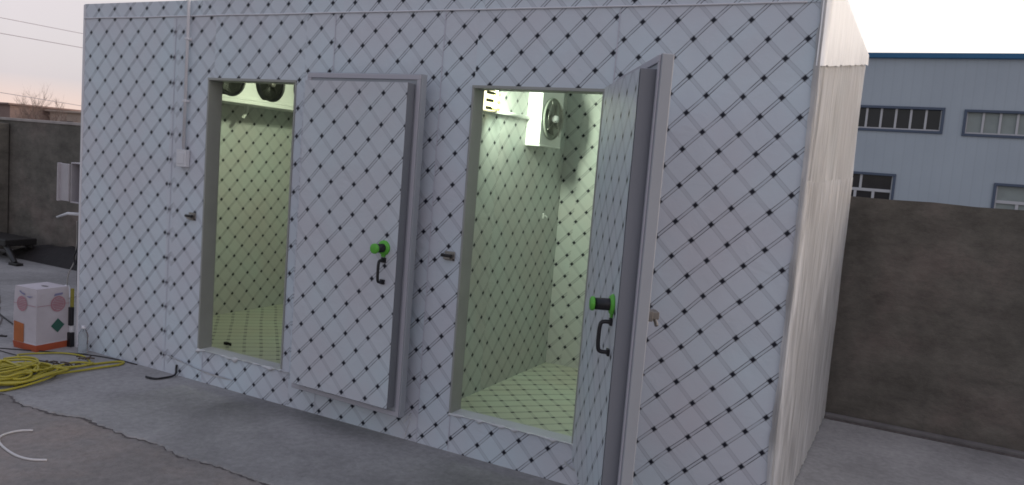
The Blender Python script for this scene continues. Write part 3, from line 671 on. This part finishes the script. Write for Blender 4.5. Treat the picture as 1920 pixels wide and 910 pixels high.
# loose film scraps at the foot of the wall
def scrap(name, pts, wd, label):
    P = smoothpath(pts, 8); q = MB()
    def fn(p, r):
        i = min(len(P)-1, int(round(p*(len(P)-1)))); t_ = (P[min(i+1,len(P)-1)]-P[max(i-1,0)]).normalized(); n_ = Vector((0,0,1)) if abs(t_.z) < .9 else Vector((1,0,0))
        w_ = wd*(.3+abs(noise.noise(P[i]*14)))
        c = P[i]; return (c.x, c.y-.006*r+.004*noise.noise(P[i]*40), c.z+(r-.5)*w_)
    q.grid(fn, len(P)-1, 2); o_ = q.build(name, CLEAR, fix=False); return tag(o_, label, 'film scrap')
scrap('film_scrap', [(.86,-.012,.17),(1.0,-.016,.13),(1.2,-.014,.10),(1.40,-.02,.08),(1.62,-.014,.075)], .022, 'thin torn strip of clear film under the left doorway')
scrap('film_scrap', [(2.98,-.02,.10),(3.03,-.03,.17),(3.02,-.02,.12),(3.0,-.03,.02)], .02, 'crumpled scrap of film below the open left door edge')
scrap('film_scrap', [(3.98,-.02,.12),(4.05,-.03,.10),(4.10,-.03,.14),(4.12,-.02,.05)], .035, 'crumpled scrap of film below the hinge of the right door')

# black stand at the far left
st = empty('black_stand', (-4.15,1.98,0), 'low black metal stand with splayed feet in front of the left wall', 'stand')
q = MB(); q.box(-1.2,-.20,.17,.10,.18,.25); q.tube([(-1.3,-.1,.27),(-.2,-.13,.27)], .02, 6); q.build('frame', BLKM, st, bevel=.01)
for (x_, y_, a, b2) in ((-.05,-.12,.50,-.16),(-.10,.12,.10,.20),(-.75,-.12,-.45,-.2),(-.30,-.12,-.62,-.25),(-1.0,.1,-.2,.15)):
    q = MB(); q.tube([(x_,y_,.20),(x_+a*.6,y_+b2*.6,.09),(x_+a,y_+b2,.022)], [.035,.035,.028], 6); q.box(x_+a-.07,y_+b2-.04,0,x_+a+.09,y_+b2+.04,.03); q.build('leg', BLKM, st, bevel=.004)
q = MB(); q.tube([(-5.8,1.85,.33),(-4.7,1.80,.31)], .018, 8); o = q.build('steel_bar', CHROME); tag(o, 'pale steel bar lying across the black stand at the far left', 'bar')
# dark pile along the foot of the wall
q = MB()
def tarp(p, r):
    x_ = -4.5+3.0*p; hh = .20*(math.sin(math.pi*min(1,p*1.05+.02))**.35)*(1+.15*noise.noise(Vector((x_*3,0,1))))
    y_ = 2.33-.34*r; z_ = hh*(1-r**2.2)+.012*noise.noise(Vector((x_*7,r*4,2)))
    return (x_, y_, max(.003,z_))
q.grid(tarp, 70, 12); tag(q.build('dark_tarpaulin', mat('black_tarp', (.018,.014,.015), .75, var=.4, scale=5, bump=.5), fix=True), 'dark tarpaulin bundled along the foot of the left wall', 'tarpaulin')

# ================================================================ factory beyond the wall on the right
BLUE = bpy.data.materials.new('blue_grey_cladding'); BLUE.use_nodes = True
t = BLUE.node_tree; b = t.nodes['Principled BSDF']; L = t.links.new; b.inputs['Roughness'].default_value = .55
tcn = N(t, 'ShaderNodeTexCoord'); sp = N(t, 'ShaderNodeSeparateXYZ'); L(tcn.outputs['Object'], sp.inputs[0])
wv = N(t, 'ShaderNodeMath', operation='PINGPONG'); wv.inputs[1].default_value = .15; L(sp.outputs[0], wv.inputs[0])
rr = N(t, 'ShaderNodeMapRange'); L(wv.outputs[0], rr.inputs[0]); rr.inputs[1].default_value = .0; rr.inputs[2].default_value = .03; rr.inputs[3].default_value = .94; rr.inputs[4].default_value = 1
nz = N(t, 'ShaderNodeTexNoise'); nz.inputs['Scale'].default_value = .5; nz.inputs['Detail'].default_value = 5; L(tcn.outputs['Object'], nz.inputs[0])
cr2 = N(t, 'ShaderNodeValToRGB'); cr2.color_ramp.elements[0].position = .3; cr2.color_ramp.elements[0].color = (.37,.42,.47,1); cr2.color_ramp.elements[1].position = .7; cr2.color_ramp.elements[1].color = (.41,.465,.515,1); L(nz.outputs[0], cr2.inputs[0])
mx = N(t, 'ShaderNodeMix', data_type='RGBA', blend_type='MULTIPLY'); mx.inputs[0].default_value = 1; L(cr2.outputs[0], mx.inputs[6]); L(rr.outputs[0], mx.inputs[7]); L(mx.outputs[2], b.inputs['Base Color'])
bp = N(t, 'ShaderNodeBump'); bp.inputs['Strength'].default_value = .35; bp.inputs['Distance'].default_value = .05; L(wv.outputs[0], bp.inputs['Height']); L(bp.outputs[0], b.inputs['Normal'])
TRIM = mat('roof_trim_blue', (.022,.13,.27), .5, var=.1, scale=1)
FRM = mat('window_frame_blue', (.075,.10,.15), .5)
MUL = mat('window_mullion', (.50,.50,.52), .5)
DKG = mat('dark_glass', (.022,.020,.026), .15, var=.3, scale=2)
PLG = mat('pale_glass', (.30,.34,.33), .35, var=.15, scale=3)
CURT = mat('red_curtain', (.10,.03,.04), .8, var=.4, scale=3)
fb = empty('factory_building', (8,26,0), 'large blue-grey clad factory with darker blue roof edge beyond the wall', 'building')
# window rects in world x/z
WR = [(-.2, 5.68, 3.80, 4.49, 'strip', 'dark'), (6.40, 10.2, 3.77, 4.46, 'strip', 'pale'), (.5, 4.48, 1.05, 2.22, 'tall', 'dark'), (7.50, 11.2, 1.05, 2.16, 'tall', 'pale')]
xsC = sorted({-14, 34} | {r_[0] for r_ in WR} | {r_[1] for r_ in WR}); zsC = sorted({-.1, 6.16} | {r_[2] for r_ in WR} | {r_[3] for r_ in WR})
q = MB()
for a, b_ in zip(xsC, xsC[1:]):
    for c_, d_ in zip(zsC, zsC[1:]):
        mx_, mz_ = (a+b_)/2, (c_+d_)/2
        if any(r_[0] < mx_ < r_[1] and r_[2] < mz_ < r_[3] for r_ in WR): continue
        q.quad([(a-8,0,c_),(b_-8,0,c_),(b_-8,0,d_),(a-8,0,d_)])
q.box(-22,.16,-.1,26,14,6.15)
q.build('wall', BLUE, fb, fix=False)
q = MB(); q.box(-22.2,-.14,6.16,26.2,14,6.33); q.build('roof_edge', TRIM, fb, bevel=.02)
for (a, b_, c_, d_, kind, gl) in WR:
    a -= 8; b_ -= 8
    q = MB(); w_ = .085
    q.box(a-w_,-.05,c_-w_,b_+w_,.16,c_+.0); q.box(a-w_,-.05,d_,b_+w_,.16,d_+w_); q.box(a-w_,-.05,c_,a,.16,d_); q.box(b_,-.05,c_,b_+w_,.16,d_)
    wo = q.build('window', FRM, fb, bevel=.01)
    q = MB(); q.box(a,.09,c_,b_,.11,d_); q.build('pane', DKG if gl == 'dark' else PLG, wo)
    q = MB()
    if kind == 'strip':
        n_ = round((b_-a)/.46)
        for k in range(0, n_+1):
            xk = a+(b_-a)*k/n_; q.box(max(a,xk-.035),.03,c_+.045,min(b_,xk+.035),.08,d_)
        q.box(a,.02,c_,b_,.085,c_+.045)
    else:
        zm = d_-.46
        q.box(a,.02,zm-.10,b_,.085,zm)
        n_ = round((b_-a)/1.0)
        for k in range(0, n_+1):
            xk = a+(b_-a)*k/n_; q.box(max(a,xk-.04),.03,zm,min(b_,xk+.04),.08,d_)
        n_ = round((b_-a)/.60)
        for k in range(0, n_+1):
            xk = a+(b_-a)*k/n_; q.box(max(a,xk-.045),.03,c_,min(b_,xk+.045),.08,zm-.10)
    q.build('mullion', MUL, wo, bevel=.006)

# ================================================================ far left: low sheds, bare trees, wires
BR = mat('brown_shed', (.27,.19,.17), .9, var=.2, scale=.7)
TAN = mat('tan_shed', (.47,.38,.32), .9, var=.15, scale=.5)
def far_box(name, x0, x1, y, d, h, m_, label):
    e_ = empty(name, ((x0+x1)/2,y,0), label, 'building'); wx = (x1-x0)/2
    q = MB(); q.box(-wx,0,-.1,wx,d,h-.12); q.build('wall', m_, e_)
    q = MB(); q.box(-wx-.25,-.25,h-.12,wx+.25,d+.25,h); q.build('roof', m_, e_, bevel=.02)
    for k in range(int(wx/2)):
        q = MB(); q.box(-wx+1.2+k*4,-.04,h-1.25,-wx+2.6+k*4,.02,h-.7); q.build('window', mat('shed_window', (.10,.085,.085), .4), e_)
    return e_
far_box('shed', -72,-49.7, 28, 6, 3.03, BR, 'low dark brown flat-roofed shed beyond the left wall')
far_box('shed', -49.3,-18, 30.5, 6, 2.83, TAN, 'long low tan flat-roofed shed beside the brown one')
BARK = mat('bare_bark', (.24,.18,.155), .9, var=.2, scale=5)
def bare_tree(x, y, h, seed, label):
    e_ = empty('bare_tree', (x,y,0), label, 'tree', 'bare trees beyond the left wall'); rn = random.Random(seed)
    tr = MB(); tw = MB()
    tr.tube([(0,0,0),(.05,0,h*.25),(.0,.04,h*.5)], [h*.022,h*.017,h*.012], 7)
    def grow(mbx, p, d, l, r, lev):
        n_ = 3; P = [p]; 
        for k in range(n_):
            d = (d + Vector((rn.uniform(-.25,.25),rn.uniform(-.25,.25),rn.uniform(-.05,.22)))).normalized(); P.append(P[-1]+d*l/n_)
        mbx.tube(P, [r*(1-.6*k/n_) for k in range(n_+1)], 4, cap=False)
        if lev == 0: return
        for k in range(rn.randint(3,4)):
            q_ = P[rn.randint(1,n_)]; dd = (d + Vector((rn.uniform(-1,1),rn.uniform(-1,1),rn.uniform(-.2,.8)))*.8).normalized()
            grow(mbx, q_, dd, l*rn.uniform(.55,.8), r*.5, lev-1)
    for k in range(7):
        grow(tw, Vector((0,0,h*(.2+.045*k))), Vector((rn.uniform(-.8,.8),rn.uniform(-.8,.8),1)).normalized(), h*.24, h*.0055, 3)
    tr.build('trunk', BARK, e_); tw.build('crown', BARK, e_, fix=False)
for i, (px_x, yy, h, lb) in enumerate((( -44.7,26,3.9,'small dark bare tree in front of the brown shed'),(-42.4,25.4,4.5,'tallest bare tree, its twigs rising over the tan shed'),(-41.0,25.6,3.7,'wide bare tree to the right of the tallest one'),(-38.9,25,3.0,'low bushy bare tree against the tan shed'),(-41.9,24.6,3.2,'small bare tree left of the wide one, low twigs over the tan shed'))):
    bare_tree(px_x, yy, h, 10+i, lb)
WIRE = mat('power_wire', (.34,.30,.33), .7)
for (a, b_, sag, r_, lb) in (((-24.6,8,3.0),(-62,55,3.0),.0,.014,'lowest overhead wire, sloping down to the right over the sheds'),
                        ((-35.45,-10,6.0),(-35.6,70,6.0),.0,.016,'middle faint overhead wire at the upper left'),
                        ((-35.45,-10,6.75),(-35.6,70,6.75),.0,.014,'topmost faint overhead wire at the upper left')):
    q = MB(); A, B = Vector(a), Vector(b_)
    q.tube([A.lerp(B, k/40)-Vector((0,0,sag*4*(k/40)*(1-k/40))) for k in range(41)], r_, 5)
    tag(q.build('overhead_wire', WIRE), lb, 'wire', 'overhead wires')

q = MB(); q.box(-.012,-.010,-.02,.0,.010,.02); q.tube([(0,0,.005),(.02,0,.0),(.024,0,-.012)], .004, 6)
o = q.build('wall_hook', WHITE, bevel=.002); o.location = (XP+.013,1.80,1.235); tag(o, 'tiny white hook on the partition wall of the right compartment', 'hook')
q = MB(); q.tube([(0,0,.008),(.03,.01,.012),(.05,-.01,.008)], .009, 6); q.box(-.02,-.012,0,.012,.012,.02)
o = q.build('floor_scrap', BLACK, bevel=.002); o.location = (.95,.55,ZFL); tag(o, 'small black scrap lying on the floor of the left compartment', 'scrap')
